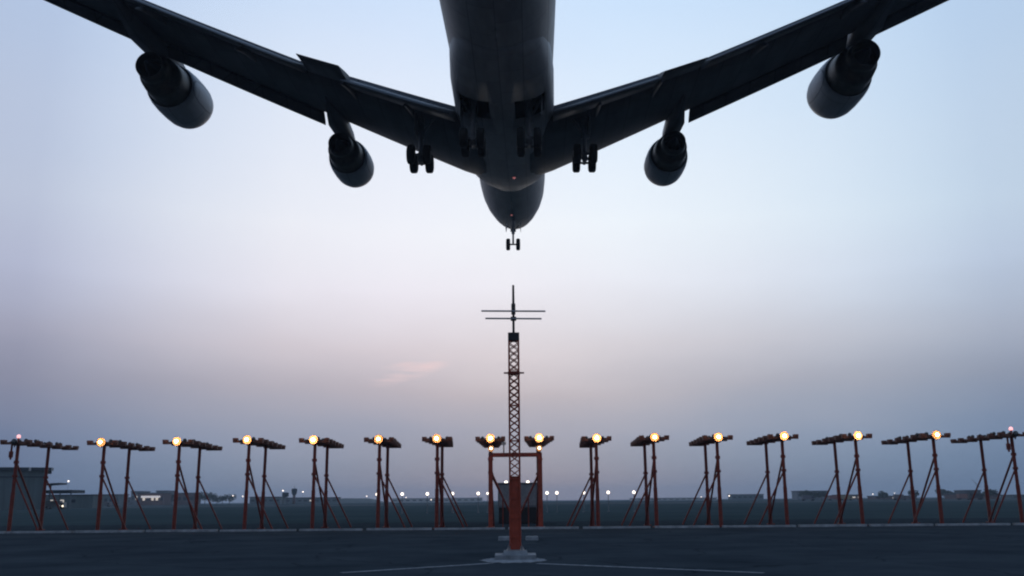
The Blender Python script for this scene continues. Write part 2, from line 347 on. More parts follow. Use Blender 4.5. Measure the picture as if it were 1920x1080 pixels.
for side in (-1, 1):
    b = MB(); ys = [0.6, 3.25, 5, 7.5, 10.4]
    rs = []
    for y in (1.6, 3.25, 5, 7, 9.2): rs.append(foil(y, side, 0, .70 if y > 1 else .7))
    for y in (9.25, 11.6): rs.append(foil(y, side, 0, .70))
    for y in (11.7, 14, 17, 20.6): rs.append(foil(y, side, 0, .70))
    for y in (20.65, 24, 27, 29.5): rs.append(foil(y, side, 0, .70))
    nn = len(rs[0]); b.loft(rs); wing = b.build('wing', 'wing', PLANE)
    surf('flap', side, 3.05, 9.15, .68, 17, wing, .12, .15)
    surf('flap', side, 3.1, 9.1, .645, 8, wing, .06, .05, f1=.735)
    surf('flap', side, 11.75, 20.5, .68, 16, wing, .10, .12)
    surf('aileron', side, 9.27, 11.58, .70, 7 if side < 0 else 14, wing, .0, 0)
    surf('aileron', side, 20.65, 29.4, .70, 3, wing, .0, 0)
    krueger(side, 12.2, 20.4, wing, .95); krueger(side, 21.2, 28.6, wing, .85)
    for y in (5.8, 9.2, 14.6, 18.9):
        ch = te(y) - le(y); s0 = le(y) + .58 * ch; L_ = 4.8 if y < 10 else 3.9; rs = []
        for k in range(9):
            u = k / 8; rr = .25 * (1 - (2 * u - .85) ** 2 / 1.35 if True else 1); rr = max(rr, .03)
            zc = wz(y) - .34 - .55 * u * u * 1.9; rs.append([P(side * y + rr * .62 * math.cos(q * PI / 6), s0 + u * L_, zc + rr * math.sin(q * PI / 6)) for q in range(12)])
        b = MB(); b.loft(rs); b.build('flap_track_fairing', 'wing', wing)
    # winglet
    b = MB(); y = 29.5
    b.loft([[P(side * (y + o), le(y) + q * 3.2 * sc_ + off, wz(y) + zz + v) for q, v in ((0, 0), (.4, .1), (1, 0), (.4, -.06))] for o, sc_, off, zz in ((0, 1, .2, 0), (.5, .8, .9, .7), (.95, .45, 2.2, 1.9))]); b.build('winglet', 'wing', wing)
    # engines
    for y, s0, dz in ENG:
        inner = y < 15; zc = (-2.75 if inner else -.85) + (0); r0 = 1.40; e = bpy.data.objects.new('engine', None); COL.objects.link(e); e.parent = PLANE
        c = P(side * (y if inner else y + (-.12 if side < 0 else .2)), s0 - (0 if inner else .5), zc + (.42 if side > 0 and not inner else 0)); e.location = c; sc_e = 1.0 if inner else 1.12; e.scale = (sc_e, sc_e, sc_e)
        b = MB()   # fan cowl, hollow at both ends; local y = minus s
        b.lathe([(-.9, 1.08), (-.35, 1.12), (-.05, 1.17), (.0, 1.24), (-.08, 1.33), (-.5, 1.41), (-1.2, 1.44), (-2.2, 1.43), (-2.9, 1.38), (-3.35, 1.3), (-3.35, 1.26), (-2.9, 1.3), (-2.2, 1.3)], n=40)
        b.build('fan_cowl', 'cowl', e)
        b = MB(); b.lathe([(-.92, 1.1), (-.95, 1.1)]); b.lathe([(-.35, .02), (-.5, .16), (-.92, .36)], n=20)
        for q in range(24):
            a = 2 * PI * q / 24; b.add([(.3 * math.cos(a), -.9, .3 * math.sin(a)), (1.08 * math.cos(a), -.9, 1.08 * math.sin(a)), (1.07 * math.cos(a + .2), -.78, 1.07 * math.sin(a + .2)), (.3 * math.cos(a + .3), -.8, .3 * math.sin(a + .3))], [(0, 1, 2, 3)])
        b.build('fan', 'core', e)
        b = MB(); b.lathe([(-2.1, 1.15), (-2.3, 1.2), (-3.4, 1.17), (-4.3, 1.1), (-5.0, 1.0), (-5.02, .84), (-5.6, .8), (-6.2, .73), (-6.2, .68), (-5.2, .7), (-4.9, .66)], n=32)
        b.build('core_nozzle', 'core', e)
        b = MB(); b.lathe([(-4.9, .6), (-4.95, .45), (-5.7, .36), (-6.5, .14), (-6.7, .01)], n=20); b.build('exhaust_cone', 'core', e)
        # pylon from cowl top to the wing underside
        top = wz(y); z0 = 1.2; rs = []
        zt = (top - e.location.z) / sc_e
        def pr(s_, zlo, zhi, w_): return [Vector((-w_, -s_, zlo)), Vector((w_, -s_, zlo)), Vector((w_ * .9, -s_, zhi)), Vector((-w_ * .9, -s_, zhi))]
        lw = (le(y) - s0 + (0 if inner else .5)) / sc_e
        zl = lambda s_: 1.30 - .02 * s_ if s_ < 3 else 1.2 - (s_ - 3) * .22
        b.loft([pr(.7, 1.34, 1.40, .05), pr(1.5, 1.3, 1.62, .24), pr(3.0, 1.1, max(1.8, zt * .72), .38), pr(lw, .9, max(zt - .05, 1.9), .5), pr(lw + 1.6, .85, zt + .05, .5), pr(lw + 3.0, .95 if not inner else zt - 1.0, zt + .0, .3), pr(lw + 5.0, zt - .45, zt - .1, .05)])
        b.build('pylon', 'wing', e)
    # stabiliser
    b = MB(); rs = []
    for y, l0, c_ in ((.8, 58.6, 9.0), (11.0, 66.2, 2.9)):
        rs.append([P(side * y, l0 + u * c_, 1.6 + y * .12 + v * c_) for u, v in ((0, 0), (.08, .03), (.35, .05), (.7, .03), (1, 0), (.7, -.03), (.35, -.05), (.08, -.03))])
    b.loft(rs); st_ = b.build('horizontal_stabiliser', 'wing', PLANE)
# fin
b = MB(); rs = []
for z_, l0, c_ in ((2.6, 53.0, 13.0), (13.6, 65.0, 4.2)):
    rs.append([P(v * c_, l0 + u * c_, z_) for u, v in ((0, 0), (.08, .03), (.35, .05), (.7, .03), (1, 0), (.7, -.03), (.35, -.05), (.08, -.03))])
b.loft(rs); b.build('tail_fin', 'hull', PLANE)
# landing gear
def main_gear(x, s, ztop, lean, tilt, wing):
    g = bpy.data.objects.new('main_landing_gear', None); COL.objects.link(g); g.parent = PLANE; g.location = P(x, s, -5.05)
    H = ztop + 5.05
    b = MB(); b.tube((0, 0, .0), (0, 0, H * .55), .13, n=14); b.tube((0, 0, H * .42), (lean, 0, H), .21, n=16); b.blob((0, 0, 0), (.22, .26, .24))
    b.tube((0, 0, H * .5), (0, 1.3, H), .08); b.tube((0, 0, H * .5), (-math.copysign(1.1, x) if wing else math.copysign(.7, x), -.1, H), .08)
    b.tube((0, -.2, .3), (0, -.32, H * .5), .045); b.build('strut', 'gear', g)
    a = R(tilt); b = MB(); fwd = Vector((0, .74 * math.cos(a), .74 * math.sin(a)))
    b.tube(-fwd * 1.05, fwd * 1.05, .13, n=12)
    for q in (-1, 1): b.tube(fwd * q + Vector((-.72, 0, 0)), fwd * q + Vector((.72, 0, 0)), .075)
    b.build('bogie_beam', 'gear', g)
    for q in (-1, 1):
        for r_ in (-1, 1): wheel(fwd * q + Vector((r_ * .5, 0, 0)), .61, .48, g)
    b = MB(); b.box((math.copysign(.32, x) if wing else math.copysign(.75, x), 0, H * .72), (.05, 1.5 if wing else 2.2, H * .45)); b.build('gear_door', 'hull', g)
for x in (-5.3, 5.05): main_gear(x, 31.9, -2.0, 0, -5, True)
for x in (-1.78, 1.58): main_gear(x, 35.0, -2.4, 0, -3, False)
g = bpy.data.objects.new('nose_landing_gear', None); COL.objects.link(g); g.parent = PLANE; g.location = P(0, 7.9, -5.05)
b = MB(); b.tube((0, 0, 0), (0, 0, 1.3), .085, n=14); b.tube((0, 0, .95), (0, 0, 2.3), .15, n=14); b.tube((-.62, 0, 0), (.62, 0, 0), .07); b.tube((0, 0, .9), (0, 1.2, 2.0), .06); b.tube((-.5, .05, 1.75), (0, 0, 1.15), .05); b.tube((.5, .05, 1.75), (0, 0, 1.15), .05)
b.box((0, .1, 1.25), (.5, .1, .14)); b.tube((0, -.12, .25), (0, -.25, 1.0), .035); b.build('strut', 'gear', g)
for q in (-1, 1): wheel((q * .44, 0, 0), .53, .36, g)
for q in (-1, 1):
    b = MB(); b.box((q * .62, .5, 1.72), (.04, 1.7, .55), Matrix.Rotation(q * R(-8), 3, 'Y')); b.build('gear_door', 'hull', g)

# ------------------------------------------------------------------ antenna mast in front
MX, MY = .03, 22.9
mast = thing('antenna_mast', 'tall red lattice mast with two thin cross rods on a concrete pad', 'mast', (MX, MY, 0))
W_ = .118; TOP = 5.32
b = MB()
for x in (-1, 1):
    for y in (-1, 1): b.tube((x * W_, y * W_, .30), (x * W_, y * W_, TOP), .022, n=8)
nb = 20; hh = (TOP - 1.9) / nb
for k in range(nb):
    z0 = 1.9 + k * hh; z1 = z0 + hh
    for i in range(4):
        ca = [(-1, -1), (1, -1), (1, 1), (-1, 1)]; p, q = ca[i], ca[(i + 1) % 4]
        b.tube((p[0] * W_, p[1] * W_, z0), (q[0] * W_, q[1] * W_, z1), .012, n=6, cap=False); b.tube((q[0] * W_, q[1] * W_, z0), (p[0] * W_, p[1] * W_, z1), .012, n=6, cap=False)
        if k % 5 == 0: b.tube((p[0] * W_, p[1] * W_, z0), (q[0] * W_, q[1] * W_, z0), .012, n=6, cap=False)
b.build('lattice', 'orange', mast)
b = MB(); b.box((0, 0, 1.06), (2 * W_ - .01, 2 * W_ - .01, 1.68))
for z in (.5, .95, 1.4, 1.85): b.box((0, 0, z), (2 * W_ + .045, 2 * W_ + .045, .04))
b.build('column', 'orange', mast)
b = MB(); b.box((0, 0, .2), (.42, .42, .03))
for x in (-1, 1):
    for y in (-1, 1): b.tube((x * .17, y * .17, .15), (x * .17, y * .17, .27), .016, n=8); b.tube((x * .17, y * .17, .215), (x * .17, y * .17, .24), .03, n=6)
    b.add([(x * W_, -.01, .215), (x * .2, -.01, .215), (x * W_, -.01, .42), (x * W_, .01, .215), (x * .2, .01, .215), (x * W_, .01, .42)], [(0, 1, 2), (5, 4, 3), (0, 3, 4, 1), (1, 4, 5, 2), (2, 5, 3, 0)])
b.build('base_plate', 'steel', mast)
b = MB(); b.box((0, 0, 4.40), (.30, .30, .05)); b.box((0, 0, 4.41), (.50, .05, .035)); b.build('collar', 'red', mast)
b = MB(); b.box((0, 0, TOP - .02), (.28, .28, .20)); b.build('cap_box', 'black', mast)
b = MB(); b.tube((0, 0, TOP + .06), (0, 0, 5.95), .032); b.tube((0, 0, 5.88), (0, 0, 6.15), .055); b.tube((0, 0, 6.1), (0, 0, 6.63), .034, .028); b.box((0, 0, 5.77), (.14, .1, .09)); b.build('pole', 'black', mast)
for z, l in ((5.955, .80), (5.765, .70)):
    b = MB(); b.tube((-l, -.05, z + .01), (l, -.05, z - .01), .021, n=8); b.build('cross_rod', 'steel', mast)
b = MB(); b.box((0, 0, .055), (.96, .98, .11)); b.box((0, 0, .145), (.60, .62, .09), taper=.9)
pad = b.build('concrete_pad', 'conc', None, (MX, MY, 0)); tag(pad, 'square concrete pad under the red lattice mast', 'pad')
pl = mat('worn_white_line', (.26, .275, .29), .9, spec=0, noise=.45, nscale=7)
for q, (ax, ay, bx, by) in ((-1, (-.5, 21.3, -3.35, 18.85)), (1, (.5, 21.1, 4.6, 17.95))):
    dv = Vector((bx - ax, by - ay, 0)).normalized(); nv = Vector((-dv.y, dv.x, 0)) * .10; b = MB(); a_ = Vector((ax, ay, .009)); c_ = Vector((bx, by, .009))
    b.add([a_ - nv, c_ - nv * .9, c_ + nv * .9, a_ + nv], [(0, 1, 2, 3)]); tag(b.build('painted_line', pl), kind='structure')
b = MB(); random.seed(3); b.add([(math.cos(2 * PI * k / 40) * (.74 + random.uniform(-.08, .08)), 22.3 + math.sin(2 * PI * k / 40) * (1.0 + random.uniform(-.15, .15)), .013) for k in range(40)], [tuple(range(40))]); tag(b.build('concrete_apron', pl), kind='structure')
for x, lab in ((-.33, 'small concrete pit cover left behind the mast foot'), (.62, 'small concrete pit cover right behind the mast foot')):
    b = MB(); b.box((0, 0, .06), (.44, .8, .12), taper=.93); b.box((-.1, 0, .125), (.1, .3, .02)); b.box((.1, 0, .125), (.1, .3, .02)); tag(b.build('pit_cover', 'conc', None, (x, 33.5, 0)), lab, 'cover', 'pit covers behind the mast')

# ------------------------------------------------------------------ approach light stands
def lamp_head(parent, x, y, z, lit, r=.11, mtl='warm'):
    """a dished reflector facing the approach, added for a warm halo, with a small bright bulb in front of it"""
    b = MB()
    if lit: b.lathe([(.16, .03), (.15, r), (.02, r * 1.5), (-.05, r * 1.72), (-.05, r * 1.66)], (0, 0, 0), 'Y', 20, caps=False)
    else: b.lathe([(.16, .03), (.14, r * .7), (-.05, r * 1.05), (-.06, r * 1.12), (-.02, r * 1.12)], (0, 0, 0), 'Y', 14)
    b.tube((0, .05, -r), (0, .05, -r - .14), .03, n=8)
    o = b.build('lamp_head', 'black', parent, (x, y, z))
    if lit:
        b = MB(); b.lathe([(.10, .002), (.09, r * .8), (.0, r * 1.42), (-.045, r * 1.65)], (0, 0, 0), 'Y', 20, caps=False); b.build('halo_bowl', 'bowl', o)  # bowl added to spread the bulb's light into a halo round it
        b = MB(); b.blob((0, -.13, 0), (r * .62, r * .62, r * .62), n=12, m_=8); b.build('bulb', mtl, o)
    else:
        b = MB(); b.lathe([(-.05, r), (-.05 - r * .35, r * .7), (-.05 - r * .5, .002)], (0, 0, 0), 'Y', 14); b.build('lens', 'dim', o)
    return o
DIMMER = [emis('warm_lamp_%s' % n_, (1, .60 - .012 * i_, .28 - .014 * i_), e_) for i_, (n_, e_) in enumerate((('bright', 54), ('medium', 42), ('faded', 33)))]
def make_stand(side, lit, main=True):
    """side = +1: braces lean towards +x"""
    t_ = thing('approach_light_stand', None, None); H = 4.22
    for y in (0, 3.1):
        b = MB(); b.tube((0, y, 0), (0, y, 1.9), .094, n=12); b.tube((0, y, 1.9), (0, y, H), .080, n=12)
        b.tube((0, y, 2.62), (0, y, 2.74), .125, n=12); b.box((0, y, .04), (.34, .34, .06))
        if y == 0: b.tube((0, y, 3.28), (0, y, 3.42), .125, n=12)
        b.build('post', 'red', t_)
        b = MB(); b.tube((0, y, 2.66), (side * 1.32, y + .25, .03), .042, n=8); b.build('brace', 'red', t_)
    b = MB(); b.tube((0, 0, 3.34), (side * .12, 3.0, .05), .05, n=8); b.build('brace', 'red', t_)
    # deck in bays that narrow towards the far end
    ws = [(.74, -.22), (.66, .9), (.58, 2.1), (.52, 3.3), (.46, 4.5), (.40, 5.5)]
    b = MB()
    for q in (-1, 1):
        for (w0, y0), (w1, y1) in zip(ws, ws[1:]): b.tube((q * w0 * .5, y0, H + .06), (q * w1 * .5, y1, H + .06), .05, n=6)
    for k in range(29):
        y = -.1 + k * .195; wd = interp([(q[1], q[0]) for q in ws], y)[1]; b.box((0, y, H + .115), (wd * 1.0, .11, .025))
    b.build('deck', 'deck', t_)
    for i, (wd, y) in enumerate(ws):
        wd = .735 if i == 0 else wd * 1.05
        b = MB(); b.box((0, y, H + .03), (wd * 2, .17, .11))
        for q in (-1, 1): b.box((q * (wd - .11), y, H + .13), (.22, .26, .13))
        b.build('crossarm', 'deck', t_)
    for i, (wd, y) in enumerate(ws[:5]):
        lamp_head(t_, 0, y - .17, H + .10 if i == 0 else H + .22, lit and i == 0, .125 if i == 0 else .085)
        if i in (1, 3):
            for q in (-1, 1): lamp_head(t_, q * (wd * .62), y - .02, H + .20, False, .075)
    if not main:
        b = MB(); b.tube((0, -.05, H + .1), (0, -.05, H + .3), .05, n=8); b.tube((-.26, -.1, H - .75), (-.26, -.1, H + .05), .05, n=8); b.box((-.26, -.1, H - .5), (.16, .12, .3)); b.build('lamp_bracket', 'red', t_)
        b = MB(); b.lathe([(0, .05), (.03, .095), (.12, .09), (.17, .04), (.18, .002)], (0, -.05, H + .29), 'Z', 12); b.build('obstruction_lamp', 'redl', t_)
    return t_
XS = [-24.5, -20.2, -16.5, -13.08, -9.79, -6.61, -3.75, -1.12, 1.30, 4.09, 6.93, 10.05, 13.26, 16.92, 20.76, 24.66]
ZS = [0.0] * 16
LAB = ['unlit light stand with a red lamp on top, farthest left before the grey hangar wall',
       'lit approach light stand nearest the hangar, just right of its end wall',
       'lit approach light stand, third from the left, beside the pale lit terminal roof',
       'lit approach light stand, fourth from the left, before the far dark trees',
       'lit approach light stand, fifth from the left, just left of the low hazy hill',
       'lit approach light stand, sixth from the left, just right of the low hazy hill',
       'lit approach light stand, seventh from the left, with its two posts almost in line',
       'lit approach light stand just left of the lattice mast, joined to the crossbeam',
       'lit approach light stand just right of the lattice mast, joined to the crossbeam',
       'lit approach light stand, first one beyond the crossbeam frame on the right',
       'lit approach light stand, second one beyond the crossbeam frame on the right',
       'lit approach light stand, third one beyond the crossbeam frame on the right',
       'lit approach light stand, fourth from the right end of those lit',
       'lit approach light stand, third from the right end of the lit ones',
       'lit approach light stand farthest right, next to the unlit red-tipped stand',
       'unlit light stand with a red lamp on top, cut by the right frame edge']
LAB[12] = 'lit approach light stand, third from the right among the lit ones'
LAB[13] = 'lit approach light stand, second from the right among the lit ones'
base = {('L', 1): make_stand(1, True), ('R', 1): make_stand(-1, True), ('L', 0): make_stand(1, False, False), ('R', 0): make_stand(-1, False, False)}
index_children(); used = set()
for i, x in enumerate(XS):
    key = ('L' if x < 0 else 'R', 0 if i in (0, 15) else 1)
    o = base[key] if key not in used else copy_tree(base[key]); used.add(key)
    o.location = (x, 46.7, 0); o.rotation_euler = (R(random.uniform(-.3, .3)), R(random.uniform(-.35, .35)), R(random.uniform(-.8, .8))); o.scale = (1, 1, random.uniform(.993, 1.007))
    for hd in [c for c in COL.objects if c.parent == o and c.name.startswith('lamp_head')]:
        for bu in [c for c in COL.objects if c.parent == hd and c.name.startswith('bulb')]: bu.data = bu.data.copy(); bu.data.materials[0] = DIMMER[(i * 7 // 3) % 3]
    tag(o, LAB[i], 'light stand', 'approach light stands in a row across the airfield')
# crossbeam between the two middle stands
fr = thing('crossbeam_frame', 'dark red crossbeam frame with two white lamps, right behind the lattice mast', 'frame', (.09, 46.45, 0))
b = MB(); b.box((0, 0, 3.52), (2.62, .16, .20)); b.build('beam', 'red', fr)
for q in (-1, 1):
    b = MB(); b.box((q * 1.21, 0, 1.71), (.21, .19, 3.42)); b.box((q * 1.21, 0, .05), (.4, .4, .1)); b.box((q * 1.21, 0, 3.3), (.27, .24, .07)); b.build('post', 'orange', fr)
    b = MB(); b.tube((q * 1.1, 0, 2.55), (q * .62, 0, 1.5), .045, n=8); b.tube((q * .62, 0, 1.5), (q * .62, .0, .05), .03, n=8); b.build('brace', 'red', fr)
    lamp_head(fr, q * 1.18, -.12, 3.83, True, .085, 'white')
b = MB(); b.tube((-.56, 0, 3.6), (-.56, 0, 4.02), .035, n=8); b.box((-.56, 0, 4.08), (.22, .14, .14)); b.build('sensor', 'steel', fr)

# equipment cabinet behind
cb = thing('equipment_cabinet', 'grey metal equipment cabinet with a dark lower half behind the lattice mast', 'cabinet', (.22, 57.0, 0))
b = MB(); b.box((0, 0, 1.62), (2.3, 1.6, 1.36)); b.box((0, 0, 2.33), (2.44, 1.74, .06)); b.build('body', mat('grey_cabinet_paint', (.16, .17, .19), .5, noise=.2), cb)
b = MB(); b.box((0, 0, .5), (2.2, 1.5, .92)); b.build('plinth', 'black', cb)
for q in (-1, 1):
    b = MB(); b.box((q * .56, -.82, 1.64), (1.06, .04, 1.18)); d_ = b.build('door', 'steel', cb)
    b = MB(); b.box((q * .1, -.86, 1.64), (.03, .04, .2)); b.build('handle', 'black', d_)

# ------------------------------------------------------------------ posts with lamps beyond the row
def px(x, Y): return (x - 963) / 1750 * Y * 1.0
def lamp_post(x, Y, H, r, label, group, mtl='far'):
    t_ = thing('lamp_post', label, 'lamp', (px(x, Y), Y, 0), 0, group)
    b = MB(); b.tube((0, 0, 0), (0, 0, H - r), .022 + r * .1, n=8); b.box((0, 0, .05), (.2, .2, .1)); b.build('post', 'gear', t_)
    b = MB(); b.lathe([(.14, .03), (.12, r * .8), (-.04, r), (-.05, r * 1.15)], (0, 0, H), 'Y', 12); b.build('lamp_head', 'black', t_)
    b = MB(); rs = []
    for k in range(5):
        a = k / 4 * PI / 2; rr = r * max(math.cos(a), .01); rs.append([Vector((rr * math.cos(PI * i / 6), -.05 - r * .7 * math.sin(a), H + rr * math.sin(PI * i / 6))) for i in range(12)])
    b.loft(rs); b.build('lens', mtl, t_); return t_
WH = [(713, 'left of the sixth light stand'), (759, 'between the sixth and seventh light stands, left one'), (805, 'just left of the seventh light stand'), (851, 'just right of the seventh light stand'),
      (898, 'left of the crossbeam frame'), (1024, 'close right of the crossbeam frame'), (1042, 'farther right of the crossbeam frame'), (1091, 'behind the first stand right of the frame'),
      (1136, 'between the first two stands right of the frame'), (1183, 'left of the second stand right of the frame')]
for x, lb in WH: lamp_post(x, 108, 2.13, .17, 'round white lamp on a short post ' + lb, 'white lamps on short posts beyond the row')
for x, lb in ((915, 'seen against the left post of the crossbeam frame'), (1005, 'seen against the right post of the crossbeam frame')): lamp_post(x, 108, 2.13, .12, 'small white lamp ' + lb, 'white lamps on short posts beyond the row')
for x, lb in ((949, 'left'), (989, 'right')): lamp_post(x, 75, 2.72, .13, 'white lamp shining above the cabinet top, %s of the mast' % lb, 'white lamps over the cabinet')
FL = [(145, 904, 420, .55, 'lamp on a thin pole right of the hangar, above the canopies'), (252, 929, 420, .32, 'small distant lamp left of the pale lit terminal'), (449, 930, 520, .42, 'distant lamp left of the fourth stand by the far trees'),
      (467, 931, 520, .42, 'distant lamp between the posts of the fourth stand'), (540, 921, 520, .55, 'distant lamp above the dark water tank'), (577, 923, 520, .55, 'distant lamp right of the slim brown tower'),
      (694, 931, 420, .33, 'faint distant lamp at the right foot of the hazy hill'), (766, 933, 420, .28, 'faint distant lamp below the white lamps left of the seventh stand'), (812, 937, 300, .22, 'low small lamp at the foot of the seventh stand'),
      (1357, 930, 520, .5, 'distant lamp right of the third stand beyond the frame'), (1306, 932, 520, .35, 'faint distant lamp left of the third stand beyond the frame'), (1620, 927, 520, .38, 'distant lamp by the posts of the second lit stand from right'),
      (1660, 925, 520, .3, 'faint distant lamp between the two lit stands at right')]
for x, y, Y, r, lb in FL:
    hz = 938 - (x - 960) * math.tan(CAM_ROLL); lamp_post(x, Y, 1.35 + (hz - y) / 1750 * Y, r * .62, lb, 'distant airfield lamps')

# ------------------------------------------------------------------ far buildings and trees
def hz(x): return 938 - (x - 960) * math.tan(CAM_ROLL)
def Zat(x, y, Y): return 1.35 + (hz(x) - y) / 1750 * Y * 1.0
M['hangar'] = mat('grey_green_cladding', (.085, .115, .12), .7, noise=.2, nscale=.4, stretch=(3, 3, .3))
M['dkroof'] = mat('dark_roof', (.025, .035, .045), .7)
M['pale'] = mat('pale_render', (.45, .44, .43), .8, noise=.1)
M['bldg'] = mat('grey_render', (.13, .14, .15), .8, noise=.3, nscale=.3)
M['brown'] = mat('brown_render', (.12, .07, .065), .8, noise=.3, nscale=.3)
M['glass'] = mat('dark_window_glass', (.02, .025, .03), .1, spec=.8)
M['litwin'] = emis('lit_window', (1, .85, .65), .45)
hg = thing('hangar', 'big grey-green hangar with a dark flat roof edge at the left side', 'hangar', (-115.8, 236, 0), R(26))
b = MB(); b.box((-27, 15, 4.75), (54, 30, 9.5))
for k in range(27): b.box((-53 + k * 2, -.06, 4.6), (.12, .1, 9.0))
b.build('wall', 'hangar', hg)
b = MB(); b.box((-26.8, 15, 9.85), (55.6, 31.5, .7)); b.build('roof', 'dkroof', hg)
b = MB(); b.box((-27, -.15, 7.9), (54, .14, .25)); b.build('gutter', 'dkroof', hg)
for x in (-10.8, -3.9, 1.1):
    b = MB(); b.box((x, -.95, 9.75), (.5, .5, .8)); b.build('wall_lamp', 'pale', hg)
b = MB(); b.box((-20, -.08, 3.2), (16, .1, 6.4)); b.build('sliding_door', 'bldg', hg)
cn = thing('canopy', 'wide dark flat canopy roof just right of the hangar', 'canopy', (px(132, 260), 260, 0))
b = MB(); b.box((0, 0, Zat(132, 923, 260)), (9.8, 8, .85)); b.build('roof', 'dkroof', cn)
for q in (-4.3, -1.4, 1.4, 4.3): b = MB(); b.tube((q, -3, 0), (q, -3, Zat(132, 923, 260) - .4), .15); b.build('column', 'bldg', cn)
cn = thing('canopy', 'small dark canopy roof jutting out from the hangar, above the wide one', 'canopy', (px(108, 262), 266, 0))
b = MB(); b.box((0, 0, Zat(110, 909, 262)), (4.4, 5, .45), Matrix.Rotation(R(-3), 3, 'Y')); b.build('roof', 'dkroof', cn)
b = MB(); b.tube((-1.6, 1, 0), (-1.6, 1, Zat(110, 909, 262) - .3), .2); b.build('column', 'bldg', cn)
bl = thing('service_building', 'low dark service building under the wide canopy by the hangar', 'building', (px(146, 300), 300, 0))
b = MB(); b.box((0, 4, 2.0), (16, 8, 4.0)); b.build('wall', 'hangar', bl); b = MB(); b.box((0, 4, 4.1), (16.6, 8.6, .25)); b.build('roof', 'dkroof', bl)
for q in (-5, -1.6, 2): b = MB(); b.box((q, -.05, 2.2), (1.2, .12, .9)); b.build('window', 'litwin' if q < 0 else 'glass', bl)
# ground vehicle with headlights by the hangar
def truck(x, Y, label, lights=True, col=(.35, .35, .36), Ln=5.5, group=None, Hh=2.3):
    t_ = thing('service_truck', label, 'truck', (px(x, Y), Y, 0), 0, group)
    mt = mat('truck_paint', col, .5); b = MB(); b.box((-.35 * Ln / 5.5, 0, Hh * .62), (Ln * .66, 2.1, Hh * .68)); b.build('cargo_box', mt, t_)
    b = MB(); b.box((Ln * .36, 0, Hh * .48), (Ln * .26, 2.0, Hh * .58), taper=.88); cb_ = b.build('cab', mt, t_)
    b = MB(); b.box((Ln * .36, -1.0, Hh * .6), (Ln * .15, .06, Hh * .2)); b.build('window', 'glass', cb_)
    for q in (-.32, .34): b = MB(); b.lathe([(-1.1, .4), (1.1, .4)], (q * Ln, 0, .42), 'Y', 14); b.build('wheel', 'rubber', t_)
    if lights:
        for q in (-1, 1): b = MB(); b.blob((Ln * .36 + q * .55, -1.08, .8), (.24, .1, .2)); b.build('headlight', 'litfar', t_)
    return t_
M['litfar'] = emis('headlight', (1, .85, .62), 3.0)
truck(125, 262, 'service truck with lit headlights parked by the foot of the canopy')
truck(215, 420, 'dark service truck parked left of the pale lit terminal', False, (.1, .1, .11))
# terminal with white lit fascia
Y = 620
def building(x0, x1, ytop, Y, label, wallm='bldg', roofm='dkroof', cat='building', nwin=0, dep=14, lit=.3, name='low_building', group=None):
    xc = (x0 + x1) / 2; wd = (x1 - x0) / 1750 * Y; H = Zat(xc, ytop, Y)
    t_ = thing(name, label, cat, (px(xc, Y), Y, 0), 0, group)
    b = MB(); b.box((0, dep / 2, H / 2), (wd, dep, H)); b.build('wall', wallm, t_)
    b = MB(); b.box((0, dep / 2, H + .25), (wd + .8, dep + .8, .5)); b.build('roof', roofm, t_)
    for k in range(nwin):
        b = MB(); b.box((-wd / 2 + wd * (k + .5) / nwin, -.06, H * .55), (wd / nwin * .55, .14, H * .28)); b.build('window', 'litwin' if random.random() < lit else 'glass', t_)
    return t_
t_ = building(274, 322, 926, Y, 'low terminal with a long pale lit fascia between the second and third stands', 'brown', nwin=6, name='terminal_building')
b = MB(); b.box((.5, -1.2, Zat(298, 932, Y)), (12, 1.2, 1.3)); b.build('fascia', emis('lit_fascia', (1, .9, .85), .42), t_)
building(262, 283, 923, 690, 'narrow dark block behind the left end of the pale lit terminal', nwin=3)
building(308, 330, 922, 690, 'dark block behind the right end of the pale lit terminal', nwin=3)
building(193, 240, 929, 560, 'long low dark building between the two left lit stands', 'hangar', nwin=5)
building(228, 262, 934, 700, 'low grey building left of the pale lit terminal', nwin=4)
building(480, 536, 933, 650, 'low grey-blue building right of the fourth stand', 'hangar', nwin=5, lit=.1)
building(545, 640, 934, 720, 'long low grey building behind the fifth stand', 'hangar', nwin=9, lit=.15)
building(345, 378, 926, 640, 'brownish block right of the third stand', 'brown', nwin=3)
building(1362, 1420, 928, 800, 'low bluish building right of the third stand beyond the frame', 'hangar', nwin=6, lit=0)
building(1482, 1538, 922, 700, 'long grey building behind the third lit stand from the right', 'bldg', nwin=8, lit=.2)
building(1560, 1600, 929, 600, 'small yellowish-brown building between the posts of the second lit stand from right', 'brown', nwin=4)
building(1625, 1700, 931, 600, 'long low brown building right of the second lit stand from right', 'brown', nwin=8, lit=.2)
building(1772, 1850, 927, 520, 'low reddish-brown building between the last two stands at right', 'brown', nwin=6, lit=.1)
building(1790, 1818, 921, 560, 'dark upper block on top behind the reddish-brown building', 'dkroof', nwin=3, lit=0)
building(1875, 1925, 929, 560, 'low dark building at the right frame edge', 'hangar', nwin=4, lit=0)
building(1178, 1335, 934.2, 900, 'very long pale low building on the horizon right of the frame', 'pale', 'pale', nwin=14, lit=0)
building(740, 905, 934.8, 900, 'very long pale low building on the horizon left of the frame', 'pale', 'pale', nwin=14, lit=0)
